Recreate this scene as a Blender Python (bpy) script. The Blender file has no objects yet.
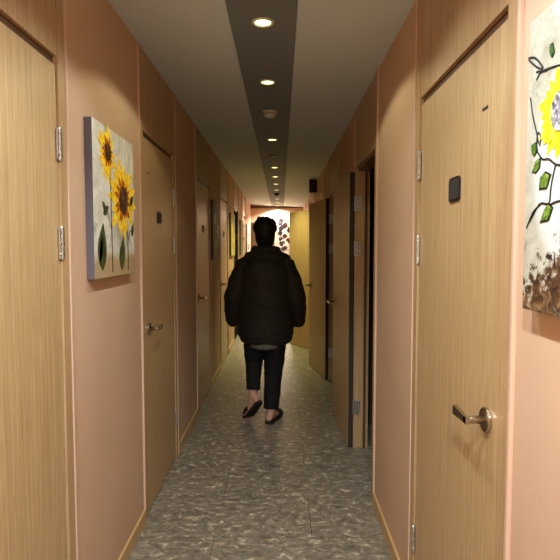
import bpy, bmesh, math, random
from mathutils import Vector, Matrix, noise
random.seed(7)
PI = math.pi
SC = bpy.context.scene
COL = SC.collection

# ------------------------------------------------------------------ materials
def s2l(c):
    return tuple(((v/12.92) if v <= .04045 else ((v+.055)/1.055)**2.4) for v in c)
def rgb(r, g, b):
    return s2l((r/255, g/255, b/255)) + (1,)

def base_mat(name, col, rough=.5, metal=0., spec=.5):
    m = bpy.data.materials.new(name); m.use_nodes = True
    n = m.node_tree; b = n.nodes['Principled BSDF']
    b.inputs['Base Color'].default_value = col
    b.inputs['Roughness'].default_value = rough
    b.inputs['Metallic'].default_value = metal
    b.inputs['Specular IOR Level'].default_value = spec
    return m

def N(m, t, **kw):
    n = m.node_tree.nodes.new(t)
    for k, v in kw.items():
        if k in n.inputs: n.inputs[k].default_value = v
        else: setattr(n, k, v)
    return n
def link(m, a, b): m.node_tree.links.new(a, b)
def bsdf(m): return m.node_tree.nodes['Principled BSDF']
def coords(m, scale=(1,1,1), rot=(0,0,0)):
    tc = N(m, 'ShaderNodeTexCoord'); mp = N(m, 'ShaderNodeMapping')
    mp.inputs['Scale'].default_value = scale; mp.inputs['Rotation'].default_value = rot
    link(m, tc.outputs['Object'], mp.inputs['Vector'])
    return mp.outputs['Vector']
def ramp(m, fac, stops):
    r = N(m, 'ShaderNodeValToRGB')
    e = r.color_ramp.elements
    e[0].position, e[0].color = stops[0]
    e[1].position, e[1].color = stops[-1]
    for p, c in stops[1:-1]:
        x = e.new(p); x.color = c
    link(m, fac, r.inputs['Fac'])
    return r.outputs['Color']
def mix(m, fac, a, b, mode='MIX'):
    x = N(m, 'ShaderNodeMix', data_type='RGBA', blend_type=mode)
    for s, v in ((0, fac), (6, a), (7, b)):
        if hasattr(v, 'is_output'): link(m, v, x.inputs[s])
        else: x.inputs[s].default_value = v
    return x.outputs[2]
def bump(m, h, strength=.2, dist=.002):
    b = N(m, 'ShaderNodeBump', Strength=strength, Distance=dist)
    link(m, h, b.inputs['Height']); link(m, b.outputs['Normal'], bsdf(m).inputs['Normal'])
def noise_tex(m, vec, scale, detail=4, rough=.55, dist=0.):
    n = N(m, 'ShaderNodeTexNoise', Scale=scale, Detail=detail, Roughness=rough, Distortion=dist)
    link(m, vec, n.inputs['Vector'])
    return n.outputs['Fac']

def wood(name, a, b, c, rough=.38):
    m = base_mat(name, a, rough)
    f1 = noise_tex(m, coords(m, (26, 26, .55)), 3., 5, .6)
    f2 = noise_tex(m, coords(m, (150, 150, 5.)), 2., 3, .6)
    col = ramp(m, f1, [(.30, a), (.5, b), (.70, c)])
    dark = ramp(m, f2, [(.35, (.80, .78, .74, 1)), (.60, (1, 1, 1, 1))])
    col = mix(m, 1., col, dark, 'MULTIPLY')
    link(m, col, bsdf(m).inputs['Base Color'])
    bump(m, f2, .12, .001)
    return m

M = {}
M['door_wood'] = wood('oak_veneer', rgb(176, 141, 99), rgb(192, 157, 114), rgb(206, 172, 129))
M['frame_wood'] = wood('oak_frame', rgb(172, 136, 98), rgb(186, 149, 108), rgb(198, 161, 119))
M['base_wood'] = wood('oak_skirting', rgb(192, 152, 100), rgb(204, 164, 110), rgb(214, 174, 118))
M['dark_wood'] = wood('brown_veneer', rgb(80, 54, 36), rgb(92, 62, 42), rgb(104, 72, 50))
m = M['pink'] = base_mat('pink_wallpaper', rgb(196, 146, 122), .75, spec=.25)
f = noise_tex(m, coords(m, (1, 1, 1)), 2.2, 3)
g = noise_tex(m, coords(m, (1, 1, 1)), 260, 2)
link(m, ramp(m, f, [(.3, rgb(196, 159, 131)), (.7, rgb(205, 169, 141))]), bsdf(m).inputs['Base Color'])
bump(m, g, .25, .001)
m = M['ceiling'] = base_mat('ceiling_paper', rgb(202, 210, 212), .85, spec=.2)
f = noise_tex(m, coords(m), 180, 2); bump(m, f, .15, .001)
M['strip'] = base_mat('grey_ceiling_panel', rgb(118, 124, 126), .7, spec=.3)
m = M['strip']; bump(m, noise_tex(m, coords(m), 120, 2), .1, .001)
M['bead'] = base_mat('pale_bead', rgb(206, 168, 142), .45)
M['gap'] = base_mat('dark_gap', rgb(38, 28, 20), .8)
m = M['black_door'] = base_mat('near_black_laminate', rgb(18, 13, 11), .95, spec=.03)
bump(m, noise_tex(m, coords(m, (80, 80, 3)), 3, 3), .1, .001)
M['gap_shade'] = base_mat('brown_gap_shade', rgb(48, 36, 24), .7)  # shadow of the hinge-side gap, painted as a dark brown colour
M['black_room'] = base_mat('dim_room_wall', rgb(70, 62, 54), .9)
m = M['chrome'] = base_mat('brushed_steel', rgb(206, 202, 196), .36, .95)
bump(m, noise_tex(m, coords(m, (20, 20, 200)), 4, 2), .05, .0005)
m = M['handle'] = base_mat('satin_nickel', rgb(190, 178, 158), .24, 1.)
bump(m, noise_tex(m, coords(m, (60, 60, 60)), 4, 2), .03, .0005)
m = M['plate'] = base_mat('black_plastic', rgb(34, 27, 22), .3)
bump(m, noise_tex(m, coords(m), 90, 2), .03, .0005)
m = M['white_plastic'] = base_mat('white_plastic', rgb(206, 200, 190), .45)
bump(m, noise_tex(m, coords(m), 200, 2), .03, .0005)
m = M['grey_plastic'] = base_mat('grey_plastic', rgb(120, 114, 106), .5)
bump(m, noise_tex(m, coords(m), 200, 2), .03, .0005)
m = M['speaker'] = base_mat('speaker_black', rgb(22, 19, 17), .55)
bump(m, noise_tex(m, coords(m), 300, 2), .2, .001)
m = M['lens'] = base_mat('lamp_lens', rgb(255, 240, 200), .4)
bsdf(m).inputs['Emission Color'].default_value = (1., .97, .32, 1)
bsdf(m).inputs['Emission Strength'].default_value = 3.

# vinyl stone floor
m = M['floor'] = base_mat('stone_vinyl_tiles', rgb(110, 100, 88), .36, spec=.45)
v = coords(m)
wx = N(m, 'ShaderNodeTexNoise', Scale=3.5, Detail=3); link(m, v, wx.inputs['Vector'])
wv = N(m, 'ShaderNodeVectorMath', operation='MULTIPLY_ADD')
link(m, wx.outputs['Color'], wv.inputs[0]); wv.inputs[1].default_value = (.14, .14, 0); link(m, v, wv.inputs[2])
mp = N(m, 'ShaderNodeMapping'); mp.inputs['Scale'].default_value = (1., 1.55, 1); mp.inputs['Rotation'].default_value = (0, 0, .35)
link(m, wv.outputs[0], mp.inputs['Vector'])
f1 = noise_tex(m, mp.outputs[0], 17, 8, .70, .6)
f2 = noise_tex(m, mp.outputs[0], 46, 5, .7, .6)
f3 = noise_tex(m, v, 2.6, 3)
c1 = ramp(m, f1, [(.30, rgb(94, 86, 76)), (.46, rgb(134, 122, 107)), (.56, rgb(152, 138, 121)), (.62, rgb(198, 183, 162)), (.72, rgb(238, 224, 202))])
c2 = ramp(m, f2, [(.38, (.74, .73, .72, 1)), (.55, (1, 1, 1, 1)), (.70, (1.22, 1.2, 1.16, 1))])
c3 = ramp(m, f3, [(.3, (.88, .88, .88, 1)), (.7, (1.06, 1.05, 1.03, 1))])
col = mix(m, 1., mix(m, 1., c1, c2, 'MULTIPLY'), c3, 'MULTIPLY')
bmap = N(m, 'ShaderNodeMapping'); bmap.inputs['Location'].default_value = (.335, .0, 0)
link(m, v, bmap.inputs['Vector'])
br = N(m, 'ShaderNodeTexBrick', Scale=1.)
br.offset = .455; br.offset_frequency = 2
br.inputs['Brick Width'].default_value = .9; br.inputs['Row Height'].default_value = .43
br.inputs['Mortar Size'].default_value = .0018; br.inputs['Mortar Smooth'].default_value = .2
link(m, bmap.outputs[0], br.inputs['Vector'])
col = mix(m, br.outputs['Fac'], col, rgb(70, 64, 57))
link(m, col, bsdf(m).inputs['Base Color'])
link(m, ramp(m, f1, [(.3, (.30,)*3 + (1,)), (.75, (.42,)*3 + (1,))]), bsdf(m).inputs['Roughness'])
inv = N(m, 'ShaderNodeMath', operation='MULTIPLY_ADD'); link(m, br.outputs['Fac'], inv.inputs[0]); inv.inputs[1].default_value = -1.5; link(m, f2, inv.inputs[2])
bump(m, inv.outputs[0], .16, .001)

# canvases
def canvas_mat(name, stops, scale=9, low=None, lowz=.2):
    m = base_mat(name, stops[0][1], .6, spec=.3)
    v = coords(m)
    f = noise_tex(m, v, scale, 6, .65, .8)
    col = ramp(m, f, stops)
    if low:
        sx = N(m, 'ShaderNodeSeparateXYZ'); link(m, v, sx.inputs[0])
        a = N(m, 'ShaderNodeMath', operation='MULTIPLY_ADD'); link(m, f, a.inputs[0]); a.inputs[1].default_value = -.12
        link(m, sx.outputs['Z'], a.inputs[2])
        k = ramp(m, a.outputs[0], [(max(0., lowz-.22), (1, 1, 1, 1)), (max(.001, lowz), (0, 0, 0, 1))])
        col = mix(m, k, col, low)
    link(m, col, bsdf(m).inputs['Base Color'])
    bump(m, noise_tex(m, v, 220, 2), .3, .001)
    return m
M['canvas_sun'] = canvas_mat('canvas_grey_cream', [(.30, rgb(150, 144, 132)), (.48, rgb(206, 200, 186)), (.66, rgb(240, 236, 226))], 7, rgb(176, 150, 112), .05)
M['canvas_side'] = base_mat('canvas_side_slate', rgb(92, 82, 88), .7)
m = M['canvas_side']; bump(m, noise_tex(m, coords(m), 220, 2), .3, .001)
M['canvas_dark'] = canvas_mat('canvas_grey_green', [(.3, rgb(88, 88, 76)), (.5, rgb(120, 116, 98)), (.7, rgb(156, 150, 128))], 9)
M['canvas_yellow'] = canvas_mat('canvas_yellow', [(.3, rgb(160, 138, 76)), (.5, rgb(196, 178, 110)), (.7, rgb(220, 208, 156))], 9)
M['canvas_white'] = canvas_mat('canvas_white', [(.3, rgb(196, 170, 150)), (.5, rgb(226, 206, 188)), (.7, rgb(240, 228, 214))], 9)
M['canvas_end'] = canvas_mat('canvas_cream', [(.3, rgb(150, 130, 116)), (.5, rgb(186, 168, 152)), (.7, rgb(206, 192, 178))], 9)
M['petal'] = canvas_mat('yellow_petals', [(.35, rgb(232, 160, 14)), (.5, rgb(250, 204, 28)), (.65, rgb(255, 232, 90))], 30)
M['petal_bright'] = canvas_mat('lemon_petals', [(.35, rgb(246, 214, 0)), (.5, rgb(255, 230, 10)), (.65, rgb(255, 240, 70))], 30)
M['petal_orange'] = canvas_mat('amber_petals', [(.35, rgb(150, 74, 12)), (.65, rgb(206, 120, 22))], 40)
M['seed'] = canvas_mat('seed_disc', [(.38, rgb(24, 16, 12)), (.55, rgb(84, 48, 22)), (.68, rgb(150, 132, 104))], 70)
M['seed_grey'] = canvas_mat('grey_seed_disc', [(.36, rgb(40, 34, 40)), (.5, rgb(140, 132, 138)), (.64, rgb(214, 206, 206))], 90)
M['leaf'] = canvas_mat('dark_green_leaf', [(.35, rgb(38, 42, 20)), (.55, rgb(70, 76, 34)), (.7, rgb(104, 104, 54))], 24)
M['leaf_bright'] = canvas_mat('green_leaf', [(.35, rgb(34, 56, 18)), (.5, rgb(80, 112, 30)), (.66, rgb(160, 170, 64))], 40)
M['ink'] = base_mat('black_paint', rgb(18, 16, 14), .5)
m = M['ink']; bump(m, noise_tex(m, coords(m), 150, 2), .1, .001)
M['wine'] = canvas_mat('wine_blooms', [(.35, rgb(14, 5, 7)), (.55, rgb(44, 12, 15)), (.7, rgb(110, 40, 34))], 22)
M['mauve'] = canvas_mat('mauve_blooms', [(.35, rgb(18, 10, 22)), (.55, rgb(48, 30, 54)), (.7, rgb(150, 112, 132))], 22)
# right-hand painting: mottled cream, white oval in the middle, brown earth at the foot
m = M['canvas_mud'] = base_mat('canvas_cream_and_earth', rgb(200, 190, 165), .55, spec=.3)
v = coords(m)
f = noise_tex(m, v, 10, 7, .7, 1.)
g = noise_tex(m, v, 42, 5, .7, .6)
col = ramp(m, f, [(.28, rgb(132, 124, 106)), (.46, rgb(172, 164, 146)), (.66, rgb(198, 192, 178))])
sx = N(m, 'ShaderNodeSeparateXYZ'); link(m, v, sx.inputs[0])
dx = N(m, 'ShaderNodeMath', operation='MULTIPLY_ADD'); link(m, sx.outputs['X'], dx.inputs[0]); dx.inputs[1].default_value = 4.; dx.inputs[2].default_value = -.24*4
dz = N(m, 'ShaderNodeMath', operation='MULTIPLY_ADD'); link(m, sx.outputs['Z'], dz.inputs[0]); dz.inputs[1].default_value = 3.6; dz.inputs[2].default_value = -.27*3.6
def sq(a):
    x = N(m, 'ShaderNodeMath', operation='MULTIPLY'); link(m, a, x.inputs[0]); link(m, a, x.inputs[1]); return x.outputs[0]
ad = N(m, 'ShaderNodeMath', operation='ADD'); link(m, sq(dx.outputs[0]), ad.inputs[0]); link(m, sq(dz.outputs[0]), ad.inputs[1])
wob = N(m, 'ShaderNodeMath', operation='MULTIPLY_ADD'); link(m, f, wob.inputs[0]); wob.inputs[1].default_value = .5; link(m, ad.outputs[0], wob.inputs[2])
col = mix(m, ramp(m, wob.outputs[0], [(.80, (1, 1, 1, 1)), (.98, (0, 0, 0, 1))]), col, rgb(208, 206, 200))
e1 = N(m, 'ShaderNodeMath', operation='MULTIPLY_ADD'); link(m, sx.outputs['X'], e1.inputs[0]); e1.inputs[1].default_value = -.55; link(m, sx.outputs['Z'], e1.inputs[2])
e2 = N(m, 'ShaderNodeMath', operation='MULTIPLY_ADD'); link(m, g, e2.inputs[0]); e2.inputs[1].default_value = .34; link(m, e1.outputs[0], e2.inputs[2])
e3 = N(m, 'ShaderNodeMath', operation='MULTIPLY_ADD'); link(m, f, e3.inputs[0]); e3.inputs[1].default_value = .26; link(m, e2.outputs[0], e3.inputs[2])
e4 = N(m, 'ShaderNodeMath', operation='SUBTRACT'); link(m, e3.outputs[0], e4.inputs[0]); e4.inputs[1].default_value = .28
ab_ = N(m, 'ShaderNodeMath', operation='ABSOLUTE'); link(m, e4.outputs[0], ab_.inputs[0])
brown = ramp(m, ab_.outputs[0], [(.05, (1, 1, 1, 1)), (.085, (0, 0, 0, 1))])
bcol = ramp(m, g, [(.34, rgb(40, 24, 14)), (.5, rgb(84, 56, 34)), (.62, rgb(136, 104, 70)), (.72, rgb(226, 216, 196))])
col = mix(m, brown, col, bcol)
link(m, col, bsdf(m).inputs['Base Color'])
bump(m, g, .25, .002)

# person
def cloth(name, a, b, sc=160, rough=.8):
    m = base_mat(name, a, rough, spec=.2)
    v = coords(m)
    link(m, ramp(m, noise_tex(m, v, 14, 4), [(.3, a), (.7, b)]), bsdf(m).inputs['Base Color'])
    bump(m, noise_tex(m, v, sc, 3), .3, .002)
    return m
M['jacket'] = cloth('black_nylon', rgb(34, 31, 27), rgb(44, 40, 34), 30, .6)
M['trousers'] = cloth('black_twill', rgb(22, 21, 22), rgb(30, 28, 29))
M['shirt'] = cloth('grey_jersey', rgb(96, 94, 88), rgb(110, 107, 100))
M['hair'] = cloth('black_hair', rgb(18, 15, 13), rgb(30, 24, 20), 90, .5)
M['slipper'] = cloth('black_rubber', rgb(30, 27, 24), rgb(42, 37, 32), 120, .6)
M['skin'] = base_mat('skin', rgb(196, 150, 126), .55)
m = M['skin']; bsdf(m).inputs['Subsurface Weight'].default_value = .05
bump(m, noise_tex(m, coords(m), 150, 3), .1, .001)
M['eye'] = base_mat('eye', rgb(60, 44, 36), .2)
M['lip'] = base_mat('lip', rgb(150, 92, 84), .5)

# ------------------------------------------------------------------ mesh helpers
class MB:
    def __init__(s): s.bm = bmesh.new(); s.mi = 0
    def _tag(s, faces):
        for f in faces: f.material_index = s.mi
    def box(s, x0, x1, y0, y1, z0, z1, bev=0.):
        vs = [s.bm.verts.new((x, y, z)) for x in (x0, x1) for y in (y0, y1) for z in (z0, z1)]
        fs = [s.bm.faces.new([vs[i] for i in q]) for q in ((0,1,3,2),(4,6,7,5),(0,4,5,1),(2,3,7,6),(0,2,6,4),(1,5,7,3))]
        s._tag(fs)
        if bev:
            es = list({e for f in fs for e in f.edges})
            r = bmesh.ops.bevel(s.bm, geom=es, offset=bev, segments=2, affect='EDGES', profile=.7)
            s._tag(r['faces'])
        return s
    def tube(s, pts, rad, seg=12, caps=True, flat=None):
        pts = [Vector(p) for p in pts]; n = len(pts)
        if not hasattr(rad, '__len__'): rad = [rad]*n
        rings = []; prev = None
        for i, p in enumerate(pts):
            d = (pts[min(i+1, n-1)] - pts[max(i-1, 0)]).normalized()
            up = Vector((0,0,1)) if abs(d.z) < .95 else Vector((0,1,0))
            if prev is None: a = d.cross(up).normalized()
            else: a = (prev - d*prev.dot(d)).normalized()
            prev = a; b = d.cross(a)
            ring = []
            for k in range(seg):
                t = 2*PI*k/seg
                q = p + (a*math.cos(t) + b*math.sin(t))*rad[i]
                if flat is not None: q.y = p.y + (q.y-p.y)*flat
                ring.append(s.bm.verts.new(q))
            rings.append(ring)
        fs = []
        for i in range(n-1):
            for k in range(seg):
                fs.append(s.bm.faces.new((rings[i][k], rings[i][(k+1)%seg], rings[i+1][(k+1)%seg], rings[i+1][k])))
        if caps:
            fs.append(s.bm.faces.new(rings[0][::-1])); fs.append(s.bm.faces.new(rings[-1]))
        s._tag(fs); return s
    def capsule(s, pts, rad, seg=16):
        """tapered limb with rounded ends"""
        pts = [Vector(p) for p in pts]
        P = []; Rr = []
        d0 = (pts[0]-pts[1]).normalized(); d1 = (pts[-1]-pts[-2]).normalized()
        for t in (80, 55, 28): P.append(pts[0]+d0*rad[0]*math.sin(math.radians(t))); Rr.append(rad[0]*math.cos(math.radians(t)))
        P += pts; Rr += list(rad)
        for t in (28, 55, 80): P.append(pts[-1]+d1*rad[-1]*math.sin(math.radians(t))); Rr.append(rad[-1]*math.cos(math.radians(t)))
        return s.tube(P, Rr, seg)
    def stack(s, rings, seg=28):
        """horizontal ellipses (z, cx, cy, rx, ry)"""
        R = []
        for z, cx, cy, rx, ry in rings:
            R.append([s.bm.verts.new((cx+rx*math.cos(2*PI*k/seg), cy+ry*math.sin(2*PI*k/seg), z)) for k in range(seg)])
        fs = []
        for i in range(len(R)-1):
            for k in range(seg):
                fs.append(s.bm.faces.new((R[i][k], R[i][(k+1)%seg], R[i+1][(k+1)%seg], R[i+1][k])))
        fs.append(s.bm.faces.new(R[0][::-1])); fs.append(s.bm.faces.new(R[-1]))
        s._tag(fs); return s
    def ball(s, c, r, u=20, v=12, rot=None):
        if not hasattr(r, '__len__'): r = (r, r, r)
        mat = Matrix.Translation(c) @ (rot or Matrix()) @ Matrix.Diagonal((*r, 1))
        out = bmesh.ops.create_uvsphere(s.bm, u_segments=u, v_segments=v, radius=1., matrix=mat)
        s._tag({f for vv in out['verts'] for f in vv.link_faces}); return s
    def lathe(s, prof, seg=32, origin=(0,0,0), axis='Z'):
        o = Vector(origin); R = []
        for r, h in prof:
            ring = []
            for k in range(seg):
                t = 2*PI*k/seg
                q = Vector((r*math.cos(t), r*math.sin(t), h)) if axis == 'Z' else Vector((r*math.cos(t), h, r*math.sin(t)))
                ring.append(s.bm.verts.new(o+q))
            R.append(ring)
        fs = []
        for i in range(len(R)-1):
            for k in range(seg):
                fs.append(s.bm.faces.new((R[i][k], R[i][(k+1)%seg], R[i+1][(k+1)%seg], R[i+1][k])))
        fs.append(s.bm.faces.new(R[0])); fs.append(s.bm.faces.new(R[-1][::-1]))
        s._tag(fs); return s
    def poly(s, pts, y0, y1):
        """outline in the local x-z plane given a thickness from y0 (front) to y1"""
        A = [s.bm.verts.new((x, y0, z)) for x, z in pts]; B = [s.bm.verts.new((x, y1, z)) for x, z in pts]
        n = len(pts); fs = [s.bm.faces.new(A), s.bm.faces.new(B[::-1])]
        for i in range(n): fs.append(s.bm.faces.new((A[i], B[i], B[(i+1)%n], A[(i+1)%n])))
        s._tag(fs); return s
    def build(s, name, mats, parent=None, smooth=False, recalc=True):
        if recalc: bmesh.ops.recalc_face_normals(s.bm, faces=s.bm.faces[:])
        me = bpy.data.meshes.new(name); s.bm.to_mesh(me); s.bm.free()
        for mm in (mats if isinstance(mats, (list, tuple)) else [mats]): me.materials.append(mm)
        if smooth:
            for p in me.polygons: p.use_smooth = True
        o = bpy.data.objects.new(name, me); COL.objects.link(o)
        if parent: o.parent = parent
        return o

def autosmooth(o, ang=35):
    me = o.data
    for p in me.polygons: p.use_smooth = True
    try: me.set_sharp_from_angle(angle=math.radians(ang))
    except Exception: pass
    return o

def tag(o, label=None, cat=None, group=None, kind=None):
    if label: o['label'] = label
    if cat: o['category'] = cat
    if group: o['group'] = group
    if kind: o['kind'] = kind
    return o
def empty(name, loc=(0,0,0), rz=0., parent=None):
    o = bpy.data.objects.new(name, None); COL.objects.link(o); o.empty_display_size = .1
    o.location = loc; o.rotation_euler = (0, 0, rz)
    if parent: o.parent = parent
    return o
def struct(o, label=None, cat=None): return tag(o, label, cat, None, 'structure')
def copy_tree(o, parent=None):
    c = o.copy(); COL.objects.link(c)
    if parent: c.parent = parent
    for ch in list(o.children): copy_tree(ch, c)
    return c

# ------------------------------------------------------------------ dimensions (metres; camera at the origin looking along +Y)
XL, XR, HC = -.725, .53, 2.45
HL, HR = 2.487, 2.420           # ceiling height along the left and right wall
DHS = {-1: 2.035, 1: 1.985}
Y0, Y1 = -1.6, 12.75
DH = 2.035                       # leaf height
PITCH, DW = 1.78, .775
T = .095                          # wall thickness
left_doors = [(.965, True)] + [(2.80 + PITCH*k, True) for k in range(5)]   # latch-side y, closed?
right_doors = [(1.262, True, None), (3.0, False, 92.8), (4.985, False, 100.5), (6.58, False, 118.), (8.40, True, None), (10.18, True, None)]
CAS = .075

# ------------------------------------------------------------------ shell
struct(MB().box(-2.4, 2.2, Y0-.1, Y1+.1, -.1, 0).build('floor', M['floor']), 'grey stone patterned vinyl tile floor', 'floor')
mb = MB(); SX0, SX1 = -.228, .068
def slab(prof):
    a = [mb.bm.verts.new((x, Y0-.1, z)) for x, z in prof]; b = [mb.bm.verts.new((x, Y1+.1, z)) for x, z in prof]
    n = len(prof); mb.bm.faces.new(a); mb.bm.faces.new(b[::-1])
    for i in range(n): mb.bm.faces.new((a[i], b[i], b[(i+1) % n], a[(i+1) % n]))
slab([(-2.4, HL), (XL, HL), (SX0, HC), (SX0, HC+.02), (SX1, HC+.02), (SX1, HC), (XR, HR), (2.2, HR), (2.2, 2.62), (-2.4, 2.62)])
struct(mb.build('ceiling', M['ceiling']), 'off white papered ceiling along the corridor', 'ceiling')
struct(MB().box(SX0+.002, SX1-.002, Y0, Y1, HC-.004, HC+.019).build('trim_1', M['strip']), 'dark grey panel running down the ceiling centre', 'trim')

def wall_side(name, x0, x1, openings, label):
    HC = HL if x0 < 0 else HR
    mb = MB(); y = Y0
    for a, b in openings:
        if a > y: mb.box(x0, x1, y, a, 0, HC)
        y = b
    mb.box(x0, x1, y, Y1, 0, HC)
    return struct(mb.build(name, M['pink']), label, 'wall')
opL = [(y-CAS, y+DW+CAS) for y, _ in left_doors]
opR = [(y-CAS, y+DW+CAS) for y, _, _ in right_doors]
wall_side('wall_left', XL-T, XL, opL, 'pink papered corridor wall with the sunflower picture')
wall_side('wall_right', XR, XR+T, opR, 'pink papered corridor wall beside the three open doors')
struct(MB().box(-2.4, 2.2, Y1, Y1+.1, 0, HC).box(-2.4, SX0, Y1, Y1+.1, HC, HL).build('wall_end', M['pink']), 'pink wall closing the far end of the corridor', 'wall')
struct(MB().box(-2.4, 2.2, Y0-.1, Y0, 0, HC).box(-2.4, SX0, Y0-.1, Y0, HC, HL).build('wall_back', M['pink']), 'pink wall at the near end of the corridor', 'wall')
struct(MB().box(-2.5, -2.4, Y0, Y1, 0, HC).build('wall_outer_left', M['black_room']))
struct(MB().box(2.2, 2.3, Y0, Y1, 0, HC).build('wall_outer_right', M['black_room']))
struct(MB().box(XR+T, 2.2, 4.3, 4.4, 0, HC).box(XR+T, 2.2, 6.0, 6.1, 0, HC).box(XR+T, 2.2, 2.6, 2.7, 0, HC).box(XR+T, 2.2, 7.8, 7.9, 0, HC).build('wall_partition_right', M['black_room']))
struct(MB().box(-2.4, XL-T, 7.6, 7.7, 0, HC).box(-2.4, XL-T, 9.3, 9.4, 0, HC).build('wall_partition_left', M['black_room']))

# baseboards on the pink stretches: dark foot joint, wood face, light top edge
def baseboards(name, side, openings):
    mb = MB(); y = Y0; segs = []
    for a, b in openings:
        if a - y > .05: segs.append((y, a))
        y = b
    segs.append((y, Y1))
    for a, b in segs:
        if side < 0: mb.box(XL, XL+.012, a+.002, b-.002, 0, .07, .002)
        else: mb.box(XR-.012, XR, a+.002, b-.002, 0, .07, .002)
    struct(mb.build(name, M['base_wood']), 'low oak skirting along the %s wall' % ('left' if side < 0 else 'right'), 'baseboard')
baseboards('baseboard_left', -1, opL); baseboards('baseboard_right', 1, opR)
struct(MB().box(XL, XR, Y1-.05, Y1, HR-.02, HR+.03, .003).build('trim_2', M['dark_wood']), 'dark brown strip along the top of the end wall', 'trim')

# ------------------------------------------------------------------ door frames: local x along the wall to the image's right, y into the wall, z up
def door_frame(n, side, ya, is_open):
    HC = HL if side < 0 else HR; DH = DHS[side]
    """side -1: left wall, +1: right wall; ya = near (left wall) latch y or right-wall latch y"""
    yb = ya + DW
    if side < 0: root = empty('trim_%d' % n, (XL, ya, 0), PI/2)      # local x -> +Y
    else: root = empty('trim_%d' % n, (XR, yb, 0), -PI/2)            # local x -> -Y
    W = DW; P = -.006
    mb = MB()
    for a, b in ((-CAS+.016, -.003), (W+.003, W+CAS-.016)):
        mb.box(a, b, P, T+.004, 0, HC-.001, .0015)
    mb.build('jamb', M['frame_wood'], root)
    mb = MB(); mb.box(-.0025, W+.0025, P+.003, T, DH+.030, HC-.001, .002)
    mb.build('transom_panel', M['frame_wood'], root)
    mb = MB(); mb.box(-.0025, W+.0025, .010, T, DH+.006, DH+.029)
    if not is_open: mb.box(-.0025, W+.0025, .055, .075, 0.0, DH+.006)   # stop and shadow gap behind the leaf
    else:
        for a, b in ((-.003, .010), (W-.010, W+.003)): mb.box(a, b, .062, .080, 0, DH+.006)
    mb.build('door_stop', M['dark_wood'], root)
    mb = MB()
    for a, b in ((-CAS, -CAS+.015), (W+CAS-.015, W+CAS)):
        mb.box(a+.001, b, P-.004, T+.004, 0, HC-.001, .003)
    mb.build('edge_bead', M['bead'], root)
    struct(root, None, None)
    return root

def lever(parent, x, z, s, y=0., out=-1, real=True):
    """lever handle on the face y, protruding towards out*y; the grip points along s*x"""
    h = empty('door_handle', (x, y, z), 0, parent)
    MB().lathe([(.002, 0), (.031, 0), (.032, out*.003), (.032, out*.009), (.030, out*.011), (.002, out*.011)], 28, axis='Y').build('rose', M['handle'], autosm(h))
    mb = MB(); mb.tube([(0, out*.009, 0), (0, out*.056, 0), (0, out*.060, 0)], [.0105, .0105, .009], 18)
    mb.build('neck', M['handle'], h, True) and None
    mb = MB()
    pts = [(-s*.011, -.009), (s*.02, -.009), (s*.088, -.013), (s*.092, -.011), (s*.092, .012), (s*.086, .013), (s*.02, .009), (-s*.011, .009)]
    ya, yb = sorted((out*.050, out*.060))
    mb.poly(pts, ya, yb)
    mb.build('lever', M['handle'], h)
    return h
def autosm(h): return h

def hinge(parent, x, z, rot=0., plate=None):
    h = empty('hinge', (x, 0, z), rot, parent)
    mb = MB()
    for k in range(3):
        a = -.049 + k*.033
        mb.tube([(0, -.006, a), (0, -.006, a+.0318)], .0072, 14)
    mb.ball((0, -.006, .050), .0066, 12, 8).ball((0, -.006, -.050), .0066, 12, 8)
    mb.build('knuckle', M['chrome'], h, False)
    mb = MB()
    for a in plate:
        x0, x1 = sorted(a)
        mb.box(x0, x1, -.0085, -.0035, -.05, .05, .0008)
    mb.build('hinge_leaf', M['chrome'], h)
    mb = MB()
    for x0, x1 in plate:
        for q in (-.035, 0, .035):
            mb.lathe([(.001, -.0098), (.004, -.0098), (.0045, -.0084), (.001, -.0084)], 10, ((x0+x1)/2, 0, q), 'Y')
    mb.build('screws', M['handle'], h)
    return h

def rounded(w, h, r, n=5):
    pts = []
    for cx, cz, a0 in ((w/2-r, h/2-r, 0), (-w/2+r, h/2-r, 90), (-w/2+r, -h/2+r, 180), (w/2-r, -h/2+r, 270)):
        for k in range(n+1):
            t = math.radians(a0+90*k/n); pts.append((cx+r*math.cos(t), cz+r*math.sin(t)))
    return pts

def number_plate(parent, x, z, y=0.):
    p = MB().poly([(a+x, b+z) for a, b in rounded(.100, .074, .014)], y-.005, y).build('number_plate', M['plate'], parent)
    MB().poly([(a+x, b+z) for a, b in rounded(.086, .060, .010)], y-.0062, y-.0049).build('plate_face', M['gap'], p)
    return p

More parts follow.
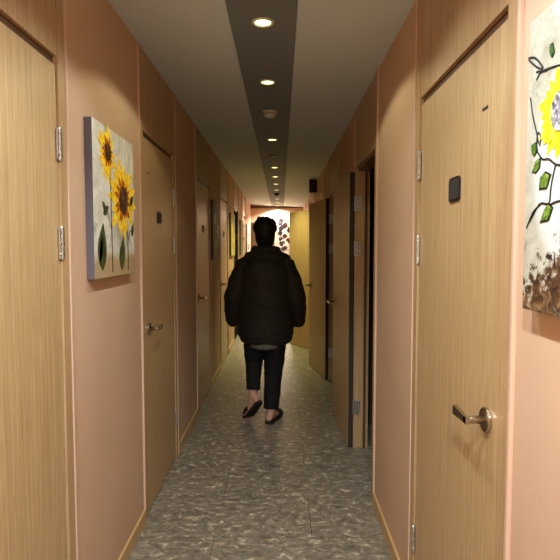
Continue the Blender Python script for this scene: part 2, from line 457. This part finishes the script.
def door_leaf(n, side, ya, angle=None, label=None, plate=True):
    DH = DHS[side]
    yb = ya + DW; W = DW
    if side < 0:                      # hinge at the far end: leaf spans local x -W..0
        root = empty('door_%d' % n, (XL, yb, 0), PI/2); s = -1
    else:                             # hinge at the far end: leaf spans local x 0..W
        root = empty('door_%d' % n, (XR-(.006 if angle else 0), yb, 0), -PI/2 if angle is None else math.radians(angle)); s = 1
    x0, x1 = sorted((s*.004, s*(W-.004)))
    leaf = MB().box(x0, x1, 0.0, .04, .008, DH, .0015).build('leaf', M['black_door'] if n == 5 else M['door_wood'], root)
    hx = s*(W-.075)
    MB().box(*sorted((s*.0005, s*.0042)), .002, .038, .01, DH-.002).build('edge_gap_shade', M['gap_shade'], leaf)  # dark strip on the hinge edge, painting in the gap's shade
    lever(root, hx, 1.010, -s, 0., -1)
    lever(root, hx, 1.0, -s, .04, 1)
    if plate:
        number_plate(root, s*(W*.53), 1.628)
        if n != 7: MB().lathe([(.001, -.003), (.006, -.003), (.007, 0), (.001, 0)], 16, (s*(W-.125), 0, 1.86), 'Y').build('door_viewer', M['gap'], root)
    if side > 0 and angle is None and n == 7:
        MB().box(.620, .656, -.0015, .0005, 1.808, 1.815).build('slot', M['gap'], root)
    for z in ((1.786, 1.465, .295) if side < 0 else (1.762, 1.443, .300)):
        if angle is None: hinge(root, -s*.001, z, 0., [(.0035, .018), (-.0035, -.018)])
        else: hinge(root, 0., z, -math.radians(angle)+0., [(.006, .044)])
    struct(root, label, 'door')
    return root

ln = ['near oak door cropped by the left edge of the photo', 'closed oak door just beyond the sunflower picture', 'closed oak door between the sunflower picture wall and the grey picture',
      'closed oak door before the yellow picture', 'closed near-black door between the yellow picture and the next canvas', 'closed oak door nearest the end wall on the left']
rn = ['closed oak door on the right with a steel lever handle', 'oak door standing open flat against the right wall', 'second open oak door, half hidden by the first',
      'farthest open oak door, turned out widest across the corridor', 'closed oak door hidden behind the open ones', 'closed oak door by the end wall on the right']
k = 3
for i, (y, closed) in enumerate(left_doors):
    struct(door_frame(k, -1, y, not closed), 'oak door frame with panel above, %s' % ['cropped by the left edge', 'beyond the sunflower picture', 'third along the left wall', 'fourth along the left wall', 'around the near-black door', 'last on the left wall'][i], 'trim'); k += 1
    if closed: door_leaf(i+1, -1, y, None, ln[i], plate=i > 0)
for i, (y, closed, ang) in enumerate(right_doors):
    struct(door_frame(k, 1, y, not closed), 'oak door frame with panel above, %s' % ['nearest on the right wall', 'around the nearest open doorway', 'around the second open doorway', 'around the third open doorway', 'beyond the open doors', 'last on the right wall'][i], 'trim'); k += 1
    door_leaf(i+7, 1, y, ang, rn[i], plate=ang is None)

# end-wall door, dark brown, at the far left
root = empty('door_13', (-.715, Y1, 0), 0)
MB().box(.0, .56, -.03, 0, 0, 2.06, .003).build('door_frame', M['dark_wood'], root)
MB().box(.045, .515, -.038, -.029, .01, 2.02, .002).build('leaf', M['dark_wood'], root)
lever(root, .45, 1.0, -1, -.038, -1)
struct(root, 'dark brown door at the left of the end wall', 'door')

# ------------------------------------------------------------------ ceiling fittings
lamp_y = [2.404 + .845*k for k in (-4, -3, -2, -1, 0, 1, 3, 5, 6, 7, 8, 10, 11, 12)]
LW = {-4: 92, -3: 122, -2: 58, -1: 20, 0: 13.5, 1: 5.5, 3: 7, 5: 8, 6: 78, 7: 50, 8: 56, 10: 70, 11: 84, 12: 115}
LA = {-4: 150, -3: 150, -2: 138, -1: 136, 0: 138, 1: 64, 3: 58, 5: 76, 6: 106, 7: 112, 8: 120, 10: 125, 11: 130, 12: 150}
lamp_lab = {-4: None, -3: None, -2: None, -1: None, 0: 'largest and nearest round downlight in the grey ceiling strip', 1: 'second nearest downlight, just before the smoke detector', 3: 'downlight just beyond the smoke detector in the grey strip',
            5: 'fourth visible downlight, beyond the flat ceiling sensor', 6: 'fifth visible downlight along the grey ceiling strip', 7: 'sixth visible downlight along the grey ceiling strip',
            8: 'seventh visible downlight, just before the dark dome sensor', 10: 'downlight just beyond the dark dome sensor', 11: 'second farthest downlight in the grey ceiling strip', 12: 'farthest downlight, right against the end wall'}
XC = -.08; ZS = HC-.004
proto = empty('downlight', (XC, 0, ZS))
MB().lathe([(.036, .002), (.036, -.003), (.040, -.007), (.047, -.006), (.050, -.001), (.050, 0.002)], 36).build('trim_ring', M['white_plastic'], proto, True)
MB().lathe([(.0005, -.0045), (.020, -.0040), (.0355, -.002), (.0355, .002), (.0005, .002)], 32).build('lens', M['lens'], proto, True)
KS = (-4, -3, -2, -1, 0, 1, 3, 5, 6, 7, 8, 10, 11, 12)
fittings = [proto] + [copy_tree(proto) for _ in KS[1:]]
for o, kk in zip(fittings, KS):
    o.location = (XC, 2.404 + .845*kk, ZS)
    tag(o, lamp_lab[kk] or 'round downlight overhead behind the viewpoint', 'downlight', 'downlights in the grey ceiling strip')
    ld = bpy.data.lights.new('bulb', 'SPOT'); ld.energy = LW[kk]
    ld.spot_size = math.radians(LA[kk]); ld.spot_blend = .15 if kk == 0 else .35 if kk < 0 else (.8 if kk < 9 else .4); ld.shadow_soft_size = .03
    ld.color = (.86, 1.02, 1.08) if kk < 0 else (.97, 1., .70) if kk == 0 else ((.98, 1.01, .44) if kk < 9 else (.96, 1., .88))
    lo = bpy.data.objects.new('bulb', ld); COL.objects.link(lo); lo.parent = o; lo.location = (0, 0, -.012)

o = empty('smoke_detector', (XC, 3.93, ZS))
MB().lathe([(.001, 0), (.052, 0), (.053, -.008), (.050, -.012), (.001, -.012)], 32).build('base', M['white_plastic'], o, True)
MB().lathe([(.001, -.011), (.043, -.011), (.046, -.026), (.040, -.038), (.022, -.046), (.001, -.047)], 32).build('chamber', M['white_plastic'], o, True)
mb = MB()
for k in range(12):
    t = 2*PI*k/12; mb.ball((.0455*math.cos(t), .0455*math.sin(t), -.024), (.005, .005, .004), 8, 6)
mb.build('vents', M['grey_plastic'], o)
tag(o, 'round white smoke detector on the grey ceiling strip', 'smoke detector')
o = empty('ceiling_sensor', (XC, 5.78, ZS))
MB().lathe([(.001, 0), (.046, 0), (.046, -.006), (.040, -.010), (.001, -.010)], 28).build('base', M['grey_plastic'], o, True)
for x in (-.026, .026): MB().lathe([(.0005, -.0095), (.008, -.0095), (.007, -.014), (.0005, -.014)], 14, (x, 0, 0)).build('lens', M['white_plastic'], o, True)
tag(o, 'small flat sensor with two pale dots on the ceiling strip', 'sensor')
o = empty('dome_sensor', (XC, 9.73, ZS))
MB().lathe([(.001, 0), (.058, 0), (.058, -.012), (.001, -.012)], 28).build('base', M['plate'], o, True)
MB().ball((0, 0, -.012), (.048, .048, .04)).build('dome', M['speaker'], o, True)
tag(o, 'dark dome sensor far along the grey ceiling strip', 'sensor')
o = MB().box(.17, .34, 7.63, 7.69, HC-.006, HC, .002).build('ceiling_vent', M['gap'])
tag(o, 'narrow dark slot vent on the ceiling right of the lights', 'vent')

o = empty('wall_speaker', (XR, 7.5, 2.315), 0)
MB().box(-.135, -.025, -.06, .06, -.09, .09, .006).build('cabinet', M['speaker'], o)
MB().box(-.128, -.032, -.064, -.0595, -.083, .083, .002).build('grille', M['gap'], o)
MB().box(-.026, 0, -.02, .02, -.03, .03, .002).build('bracket', M['chrome'], o)
tag(o, 'small black box speaker high on the right wall above the open doors', 'speaker')

# ------------------------------------------------------------------ pictures: local x to the image's right, y into wall (front is -y), z up
def picture(loc, rz, w, h, t, mat, label, group='canvas pictures on the corridor walls'):
    o = empty('canvas_picture', loc, rz)
    mb = MB(); mb.box(0, w, -t, 0, 0, h, .003)
    for f in mb.bm.faces: f.material_index = 1 if f.normal.y > -.7 else 0
    bmesh.ops.recalc_face_normals(mb.bm, faces=mb.bm.faces[:])
    for f in mb.bm.faces: f.material_index = 0 if f.normal.y < -.7 else 1
    mb.build('canvas', [mat, M['canvas_side']], o)
    tag(o, label, 'picture', group)
    return o
def petals(mb, cx, cz, r0, r1, n, width, y, jit=.15, rnd=None, phase=0.):
    for k in range(n):
        a = 2*PI*(k+phase)/n + rnd.uniform(-.1, .1); L = r1*(1+rnd.uniform(-jit, jit)); w = width*(1+rnd.uniform(-.2, .2))
        d = Vector((math.cos(a), math.sin(a))); p = Vector((-d.y, d.x)); c = Vector((cx, cz)); bend = rnd.uniform(-.15, .15)
        pts = []
        for t, ww in ((0, .5), (.35, 1.), (.65, .85), (.88, .4)): pts.append(c + d*(r0+(L-r0)*t) + p*(w*ww + bend*w*t))
        pts.append(c + d*L + p*bend*w)
        for t, ww in ((.88, .4), (.65, .85), (.35, 1.), (0, .5)): pts.append(c + d*(r0+(L-r0)*t) - p*(w*ww - bend*w*t))
        mb.poly([(q.x, q.y) for q in pts], y - .0004*(k % 3), y+.0012)
def disc(mb, cx, cz, rx, rz, y, n=24, rnd=None):
    mb.poly([(cx+rx*math.cos(2*PI*k/n)*(1+(rnd.uniform(-.08, .08) if rnd else 0)), cz+rz*math.sin(2*PI*k/n)) for k in range(n)], y, y+.0025)
def leafpts(x0, z0, x1, z1, w, n=8):
    a = Vector((x0, z0)); b = Vector((x1, z1)); d = b-a; p = Vector((-d.y, d.x)).normalized()
    up = [a+d*(i/n)+p*w*math.sin(PI*(i/n)**.8) for i in range(n+1)]
    dn = [a+d*(i/n)-p*w*.8*math.sin(PI*(i/n)**.8) for i in range(n-1, 0, -1)]
    return [(q.x, q.y) for q in up+dn]
def ink(mb, pts, r, y):
    P = []
    for i in range(len(pts)-1):
        for t in (0, .34, .67): P.append((pts[i][0]*(1-t)+pts[i+1][0]*t, y, pts[i][1]*(1-t)+pts[i+1][1]*t))
    P.append((pts[-1][0], y, pts[-1][1]))
    Q = [P[0]] + [tuple((P[i-1][j]+2*P[i][j]+P[i+1][j])/4 for j in range(3)) for i in range(1, len(P)-1)] + [P[-1]]
    mb.tube(Q, r, 6, True, .4)

rnd = random.Random(3)
# left wall: two sunflowers
o = picture((XL, 1.975, 1.332), PI/2, .545, .600, .03, M['canvas_sun'], 'canvas of two tall yellow sunflowers on grey, on the pink left wall')
y = -.031
for pts, r in (([(.20, .44), (.205, .25), (.21, .02)], .0035), ([(.43, .20), (.435, .10), (.43, .02)], .0035), ([(.20, .20), (.15, .27), (.13, .25)], .002), ([(.43, .14), (.47, .20), (.50, .19)], .002)):
    mb = MB(); ink(mb, pts, r, y); mb.build('painted_stem', M['ink'], o)
for q in ((.085, .03, .10, .215, .055), (.055, .06, .095, .17, .02), (.335, .02, .365, .17, .042), (.11, .25, .17, .285, .02), (.50, .17, .525, .24, .018), (.47, .31, .53, .36, .02), (.13, .27, .10, .30, .014)): MB().poly(leafpts(*q), y-.001, y+.001).build('painted_leaf', M['leaf'], o)
for (cx, cz, r) in ((.165, .500, .098), (.365, .325, .168)):
    mb = MB(); petals(mb, cx, cz, r*.35, r*1.04, 18, r*.13, y-.0005, .2, rnd)
    f = mb.build('painted_sunflower', M['petal'], o)
    mb = MB(); petals(mb, cx, cz, r*.3, r*.60, 16, r*.06, y-.003, .2, rnd, .5); disc(mb, cx, cz, r*.40, r*.40, y-.002, 24, rnd)
    mb.build('inner_petals', M['petal_orange'], f)
    mb = MB(); disc(mb, cx, cz, r*.34, r*.36, y-.005, 24, rnd); mb.build('seed_head', M['seed'], f)

# right wall: sunflower beside white oval and brown earth
o = picture((XR, 1.095, 1.325), -PI/2, .56, .575, .03, M['canvas_mud'], 'canvas with one lemon sunflower, inked vines and brown earth, cropped by the right edge')
y = -.031
VN = [[(.0004,.5074),(.03,.499),(.068,.4634),(.04,.4746),(.0016,.5034)], [(.036,.468),(.068,.4615),(.098,.457),(.14,.449),(.2,.46)], [(.037,.4526),(.0525,.463),(.08,.4578)],
      [(.014,.4245),(.0246,.388),(.0433,.351),(.0527,.328)], [(.045,.322),(.0473,.352),(.064,.339),(.057,.3216)], [(.0497,.3114),(.07,.2926),(.093,.2926),(.12,.2756),(.16,.27)],
      [(.1195,.2756),(.11,.2534),(.1043,.232),(.1023,.2048),(.0636,.2136),(.0247,.1771)], [(.1023,.2048),(.137,.211),(.2,.20)], [(.0124,.1656),(.036,.196),(.0717,.211)]]
for p in VN:
    mb = MB(); ink(mb, p, .0021, y); mb.build('painted_vine', M['ink'], o)
for pts in ([(.0931,.4768),(.0851,.4887),(.088,.500),(.097,.500),(.1035,.482),(.0968,.4755)], [(.0241,.3278),(.0405,.3305),(.0495,.3153),(.0376,.3057),(.028,.312)],
            [(.0314,.2755),(.0427,.2933),(.0625,.2978),(.0597,.2792),(.046,.272)], [(.0621,.2387),(.0648,.2594),(.0835,.2681),(.1026,.2599),(.0892,.2376)],
            [(.0699,.1749),(.0841,.1968),(.0985,.2069),(.1136,.1984),(.1003,.1771)], [(.20,.22),(.22,.25),(.26,.25),(.24,.22)]):
    c = (sum(p[0] for p in pts)/len(pts), sum(p[1] for p in pts)/len(pts))
    big = [(c[0]+(p[0]-c[0])*1.12, c[1]+(p[1]-c[1])*1.12) for p in pts]
    mb = MB(); mb.poly(big, y-.0004, y+.001); lf = mb.build('leaf_outline', M['ink'], o)
    mb = MB(); mb.poly([(c[0]+(p[0]-c[0])*.9, c[1]+(p[1]-c[1])*.9) for p in pts], y-.0012, y); mb.build('leaf_fill', M['leaf_bright'], lf)
mb = MB(); petals(mb, .136, .370, .02, .082, 18, .012, y, .12, rnd); petals(mb, .136, .370, .02, .072, 18, .011, y-.001, .12, rnd, .5)
f = mb.build('painted_sunflower', M['petal_bright'], o)
mb = MB(); disc(mb, .136, .370, .031, .036, y-.004, 26, rnd); mb.build('seed_head', M['seed_grey'], f)

# smaller pictures further along the left wall
o = picture((XL, 5.44, 1.33), PI/2, .62, .61, .03, M['canvas_dark'], 'dark grey green picture beyond the third left door')
for cx, cz, r in ((.18, .42, .08), (.40, .30, .10), (.25, .16, .07)):
    mb = MB(); petals(mb, cx, cz, .01, r, 8, r*.3, -.032, .15, rnd); mb.build('painted_bloom', M['canvas_white'], o)
o = picture((XL, 7.42, 1.34), PI/2, .60, .60, .03, M['canvas_yellow'], 'yellow picture just before the near-black door')
for cx, cz, r in ((.2, .40, .10), (.40, .22, .11)):
    mb = MB(); petals(mb, cx, cz, .01, r, 10, r*.25, -.032, .15, rnd); mb.build('painted_bloom', M['petal'], o)
o = picture((XL, 9.22, 1.34), PI/2, .52, .60, .03, M['canvas_dark'], 'grey green picture just beyond the near-black door')
for cx, cz, r in ((.2, .40, .10), (.36, .2, .1)):
    mb = MB(); petals(mb, cx, cz, .01, r, 9, r*.25, -.032, .15, rnd); mb.build('painted_bloom', M['petal_orange'], o)
o = picture((XL, 10.98, 1.34), PI/2, .62, .60, .03, M['canvas_white'], 'pale picture near the end wall')
for cx, cz, r in ((.2, .44, .09), (.42, .34, .1), (.25, .16, .1), (.48, .12, .08)):
    mb = MB(); petals(mb, cx, cz, .01, r, 9, r*.25, -.032, .15, rnd); mb.build('painted_bloom', M['wine'], o)
# end wall: tall picture of dark blooms on white
o = picture((-.09, Y1, 1.24), 0, .56, .96, .03, M['canvas_end'], 'tall pale picture of dark red and purple blooms on the end wall')
for i in range(28):
    cx = .06+.44*rnd.random(); cz = .05+.86*((i+.5)/28); r = rnd.uniform(.045, .07)
    if i % 4 == 0: cx = rnd.uniform(.05, .14)
    mb = MB(); petals(mb, cx, cz, .005, r, 6, r*.42, -.032-.0006*(i % 4), .2, rnd); mb.build('painted_bloom', M['wine'] if i % 3 else M['mauve'], o)

# ------------------------------------------------------------------ the walking man, seen from behind (local +y is away from the camera)
def fuse(mb, name, mats, parent, voxel=.008, it=6, disp=0., dscale=8., fac=.5):
    """turn the overlapping limbs of mb into one continuous skin"""
    bmesh.ops.recalc_face_normals(mb.bm, faces=mb.bm.faces[:])
    me = bpy.data.meshes.new(name); mb.bm.to_mesh(me); mb.bm.free()
    t = bpy.data.objects.new('tmp', me); COL.objects.link(t)
    r = t.modifiers.new('r', 'REMESH'); r.mode = 'VOXEL'; r.voxel_size = voxel
    if it:
        s = t.modifiers.new('s', 'SMOOTH'); s.iterations = it; s.factor = fac
    dg = bpy.context.evaluated_depsgraph_get(); dg.update()
    out = bpy.data.meshes.new_from_object(t.evaluated_get(dg)); out.name = name
    bpy.data.objects.remove(t); bpy.data.meshes.remove(me)
    if disp:
        for v in out.vertices:
            p = v.co
            n1 = noise.noise(Vector((p.x*dscale, p.y*dscale, p.z*dscale*1.6))) + .5*noise.noise(Vector((p.x*dscale*2.3, p.y*dscale*2.3, p.z*dscale*4)))
            v.co = p + v.normal*disp*n1
    out.materials.clear()
    for mm in (mats if isinstance(mats, (list, tuple)) else [mats]): out.materials.append(mm)
    for p in out.polygons: p.use_smooth = True; p.material_index = 0
    o = bpy.data.objects.new(name, out); COL.objects.link(o); o.parent = parent
    return o

man = empty('person', (-.13, 4.36, 0))
tag(man, 'person in a black hooded jacket and cropped black trousers walking away down the corridor', 'person')
SH, EL, WR = (.172, 0, 1.315), (.258, -.03, 1.045), (.276, .065, .845)
HIP = {1: (.085, 0, .84), -1: (-.085, 0, .84)}
KN = {1: (.070, .02, .47), -1: (-.098, .060, .50)}
AN = {1: (.046, -.012, .085), -1: (-.103, -.015, .235)}
mb = MB()
mb.stack([(.80, 0, 0, .15, .10), (.86, 0, 0, .165, .11), (.95, 0, 0, .155, .105), (1.08, 0, 0, .145, .10), (1.22, 0, 0, .165, .11), (1.33, 0, 0, .165, .10), (1.385, 0, -.005, .12, .08), (1.42, 0, 0, .07, .065)])
mb.capsule([(0, -.005, 1.38), (0, .005, 1.47), (0, .012, 1.53)], [.058, .053, .052])
# head with jaw, nose, ears
mb.ball((0, -.002, 1.602), (.074, .093, .088), 28, 18)
mb.stack([(1.482, 0, .062, .022, .022), (1.495, 0, .050, .040, .040), (1.525, 0, .035, .056, .058), (1.56, 0, .02, .066, .074), (1.60, 0, .01, .072, .084)])
mb.capsule([(0, .088, 1.600), (0, .100, 1.572), (0, .106, 1.556)], [.009, .011, .013], 12)
for s in (-1, 1):
    mb.ball((s*.076, .0, 1.572), (.009, .020, .032), 14, 10)
    mb.ball((s*.030, .084, 1.612), (.018, .010, .008), 12, 8)
    a, b, c = [Vector((s*q[0], q[1], q[2])) for q in (SH, EL, WR)]
    mb.capsule([a, a.lerp(b, .5), b, b.lerp(c, .4), c], [.055, .05, .043, .042, .029])
    # hand: palm, four unequal fingers curled, thumb from the side of the palm
    d = Vector((-s*.12, .80, -.35)).normalized(); sd = Vector((0, -.40, -.92)).normalized(); pn = d.cross(sd)*1.0
    if pn.x*s > 0: pn = -pn
    mb.capsule([c, c+d*.035, c+d*.075], [.027, .032, .030], 14)
    mb.capsule([c+d*.04+sd*.018, c+d*.078+sd*.022], [.018, .016], 12)
    for j, (off, L) in enumerate(((-.026, .072), (-.009, .080), (.009, .075), (.026, .060))):
        p0 = c+d*.075+sd*off; p1 = p0+d*L*.42+pn*.006; p2 = p1+d*L*.22+pn*L*.30; p3 = p2-d*L*.05+pn*L*.26
        mb.capsule([c+d*.05+sd*off*.8, p0, p1, p2, p3], [.0105, .0098, .009, .0085, .0075], 10)
    q0 = c+d*.025-sd*.024; q1 = q0+d*.022-sd*.020+pn*.012; q2 = q1+d*.028-sd*.006+pn*.016; q3 = q2+d*.02+pn*.012
    mb.capsule([q0, q1, q2, q3], [.014, .0125, .0105, .009], 10)
for s in (1, -1):
    h, k, a = Vector(HIP[s]), Vector(KN[s]), Vector(AN[s])
    mb.capsule([h, h.lerp(k, .5), k, k.lerp(a, .35), k.lerp(a, .75), a], [.088, .074, .056, .056, .042, .036])
# feet
FT = {1: ((.030, -.045, .045), (.046, -.012, .085), (.075, .075, .05), (.105, .150, .032), (.115, .175, .026)),
      -1: ((-.068, -.062, .200), (-.103, -.015, .235), (-.115, -.005, .140), (-.150, .035, .062), (-.165, .062, .036))}
for s in (1, -1):
    hl, an, md, bl, toe = [Vector(q) for q in FT[s]]
    mb.capsule([hl, hl.lerp(an, .55)], [.030, .030], 12)
    mb.capsule([an, md], [.034, .031], 12)
    mb.capsule([hl, md.lerp(hl, .4), bl], [.029, .030, .026], 12)
    fd = (toe-bl).normalized(); side = fd.cross(Vector((0, 0, 1))).normalized()
    mb.capsule([md, bl-side*.014, ], [.030, .024], 12); mb.capsule([md, bl+side*.016], [.028, .022], 12)
    for j in range(5):
        o_ = (j-2)*.0165*(1 if s > 0 else -1); L = (.034, .040, .036, .030, .022)[j] if s > 0 else (.022, .030, .036, .040, .034)[j]
        mb.capsule([bl+side*o_*.9, bl+side*o_+fd*L*.7, bl+side*o_+fd*L], [.011, .0095, .008], 10)
body = fuse(mb, 'body', M['skin'], man, .0055, 4, fac=.4)
for s in (-1, 1):
    MB().ball((s*.030, .083, 1.605), (.011, .011, .009), 14, 10).build('eye', M['eye'], man, True)
MB().capsule([(-.022, .092, 1.532), (-.008, .098, 1.534), (.008, .098, 1.534), (.022, .092, 1.532)], [.004, .006, .006, .004], 10).build('mouth', M['lip'], man, True)

# hair: tousled cap down to the nape, fringe at the front
mb = MB()
mb.ball((0, -.014, 1.616), (.099, .104, .084), 30, 20)
mb.ball((0, -.045, 1.565), (.080, .070, .075), 26, 16)
mb.stack([(1.455, 0, -.030, .055, .030), (1.48, 0, -.036, .066, .036), (1.50, 0, -.042, .074, .042), (1.55, 0, -.045, .084, .05)])
mb.capsule([(-.05, -.04, 1.682), (-.045, -.05, 1.693), (-.02, -.05, 1.700)], [.02, .016, .006], 10)
for k in range(46):
    a = rnd.uniform(0, 2*PI); e = rnd.uniform(.1, 1.45)
    p = Vector((.088*math.cos(a)*math.cos(e), -.012+.098*math.sin(a)*math.cos(e), 1.622+.078*math.sin(e)))
    n = (p-Vector((0, -.012, 1.60))).normalized(); tng = Vector((-n.y, n.x, .2))*rnd.choice((-1, 1))
    mb.capsule([p-n*.012, p+n*.005+tng*.012, p+n*.006+tng*.030], [.012, .010, .004], 8)
for v in mb.bm.verts:                                   # keep the face free
    if v.co.y > .055 and v.co.z < 1.628: v.co.y = .055
fuse(mb, 'hair', M['hair'], man, .006, 2, .004, 45)

# jacket
mb = MB()
mb.stack([(.665, .01, -.01, .185, .125), (.685, .008, -.01, .212, .145), (.74, .004, -.01, .232, .16), (.90, 0, -.01, .232, .165), (1.05, 0, -.012, .226, .162), (1.20, 0, -.012, .226, .155), (1.28, 0, -.012, .215, .145), (1.345, 0, -.01, .168, .125), (1.395, 0, -.01, .130, .105), (1.44, 0, -.005, .098, .09)])
for s in (-1, 1):
    a, b, c = [Vector((s*q[0], q[1]-.008, q[2])) for q in (SH, EL, WR)]
    mb.capsule([a+Vector((0, 0, -.02)), a.lerp(b, .5)+Vector((s*.005, 0, 0)), b, b.lerp(c, .5), c+Vector((0, .002, .0))], [.080, .082, .080, .073, .058], 20)
# hood folded behind the collar
mb.capsule([(-.145, .02, 1.385), (-.115, -.075, 1.385), (0, -.115, 1.372), (.12, -.075, 1.380), (.165, .01, 1.378)], [.030, .042, .048, .042, .032], 16)
mb.capsule([(-.095, .03, 1.44), (-.075, -.05, 1.44), (0, -.085, 1.435), (.08, -.05, 1.44), (.105, .03, 1.43)], [.030, .032, .034, .032, .03], 14)
mb.capsule([(.12, -.06, 1.40), (.19, -.05, 1.375)], [.032, .02], 12)
jk = fuse(mb, 'jacket', M['jacket'], man, .008, 6, .007, 9)

# trousers: cropped, straight, flat hems
mb = MB()
mb.stack([(.60, 0, 0, .10, .08), (.68, 0, 0, .17, .115), (.80, 0, 0, .182, .125), (.92, 0, 0, .175, .12)])
def leg(s, hem, rh):
    h, k, e = Vector(HIP[s]), Vector(KN[s]), Vector(hem)
    mb.tube([h+Vector((0, 0, .05)), h.lerp(k, .25), h.lerp(k, .6), k, k.lerp(e, .5), e+(k-e).normalized()*.02, e], [.09, .098, .094, rh+.018, rh+.006, rh, rh], 24)
leg(1, (.048, -.006, .115), .064); leg(-1, (-.102, -.008, .268), .057)
fuse(mb, 'trousers', M['trousers'], man, .0065, 3, .005, 11)

# grey shirt tail below the jacket
mb = MB(); mb.stack([(.628, .0, -.01, .105, .122), (.640, 0, -.01, .125, .136), (.72, 0, -.01, .14, .14)])
fuse(mb, 'shirt_hem', M['shirt'], man, .007, 2, .004, 14)

# slippers: sole and strap
for s in (1, -1):
    hl, an, md, bl, toe = [Vector(q) for q in FT[s]]
    root = empty('slipper', (0, 0, 0), 0, man)
    fwd = (bl-hl).normalized(); side = fwd.cross(Vector((0, 0, 1))).normalized(); dn = side.cross(fwd)*-1
    if dn.z > 0: dn = -dn
    tip = bl + Vector((fwd.x, fwd.y, 0)).normalized()*.058
    if s > 0: A, Bm, Cc, D = hl-fwd*.028, hl.lerp(bl, .5), bl, tip
    else: A, Bm, Cc, D = hl-fwd*.028, hl.lerp(bl, .5), bl, tip
    def sole_ring(p, w, dirn, th):
        return [p+side*w+dirn*th, p-side*w+dirn*th, p-side*w+dirn*(th+.022), p+side*w+dirn*(th+.022)]
    down = Vector((0, 0, -1))
    st = []
    n = 14
    path = [A, hl, Bm, Cc, D]
    for i in range(n+1):
        t = i/n*4; j = min(3, int(t)); u = t-j
        P = path[j].lerp(path[j+1], u)
        dd = dn.lerp(down, max(0, min(1, (t-2.4)/1.0))).normalized()
        w = .040*max(.30, math.sin(PI*min(1, max(0, (i+.8)/(n+1.6))))**.45) * (1.0+.12*(t > 2.2))
        st.append((P, w, dd))
    bm = MB(); R = []
    for P, w, dd in st:
        lift = .020 if s < 0 else None
        th = .021
        q = sole_ring(P, w, dd, th)
        if s > 0 or True:
            for v in q:
                if v.z < .0: v.z = 0.0 if v is not q[0] and v is not q[1] else max(v.z, .0)
        if s > 0:
            q = [Vector((q[0].x, q[0].y, .022)), Vector((q[1].x, q[1].y, .022)), Vector((q[2].x, q[2].y, .0)), Vector((q[3].x, q[3].y, .0))]
        else:
            if min(v.z for v in q) < .001:
                lo = min(v.z for v in q); q = [v-Vector((0, 0, lo)) for v in q]
        R.append([bm.bm.verts.new(v) for v in q])
    for i in range(n):
        for k in range(4): bm.bm.faces.new((R[i][k], R[i][(k+1) % 4], R[i+1][(k+1) % 4], R[i+1][k]))
    bm.bm.faces.new(R[0]); bm.bm.faces.new(R[-1][::-1])
    bm.build('sole', M['slipper'], root)
    up = -dn
    mb = MB()
    c0 = md.lerp(bl, .45)
    for off, r in ((-.01, .043), (.018, .046), (.046, .042)):
        cc = c0 + fwd*off
        arc = [cc + side*(r*math.cos(math.radians(t))) + up*(r*.80*math.sin(math.radians(t)) - .012) for t in range(-10, 191, 20)]
        for v in arc: v.z = max(v.z, .012)
        mb.tube(arc, .011, 8)
    fuse(mb, 'strap', M['slipper'], root, .006, 5)

# ------------------------------------------------------------------ camera, world, view
w = bpy.data.worlds.new('World'); SC.world = w; w.use_nodes = True
w.node_tree.nodes['Background'].inputs[0].default_value = (.02, .018, .015, 1)
w.node_tree.nodes['Background'].inputs[1].default_value = .2
cd = bpy.data.cameras.new('camera'); cam = bpy.data.objects.new('camera', cd); COL.objects.link(cam)
F = 530.
cd.sensor_width = 36.; cd.lens = F/560*36.; cd.clip_start = .02
cam.location = (0, 0, 1.45)
cam.rotation_euler = (PI/2 - math.atan(32/F), 0, math.atan(1/F))
SC.camera = cam
vs = SC.view_settings
SC.display_settings.display_device = 'sRGB'
vs.view_transform = 'Standard'; vs.look = 'None'; vs.gamma = 1.; vs.use_curve_mapping = False
vs.exposure = .50
SC.cycles.use_denoising = True
SC.cycles.max_bounces = 10; SC.cycles.diffuse_bounces = 6
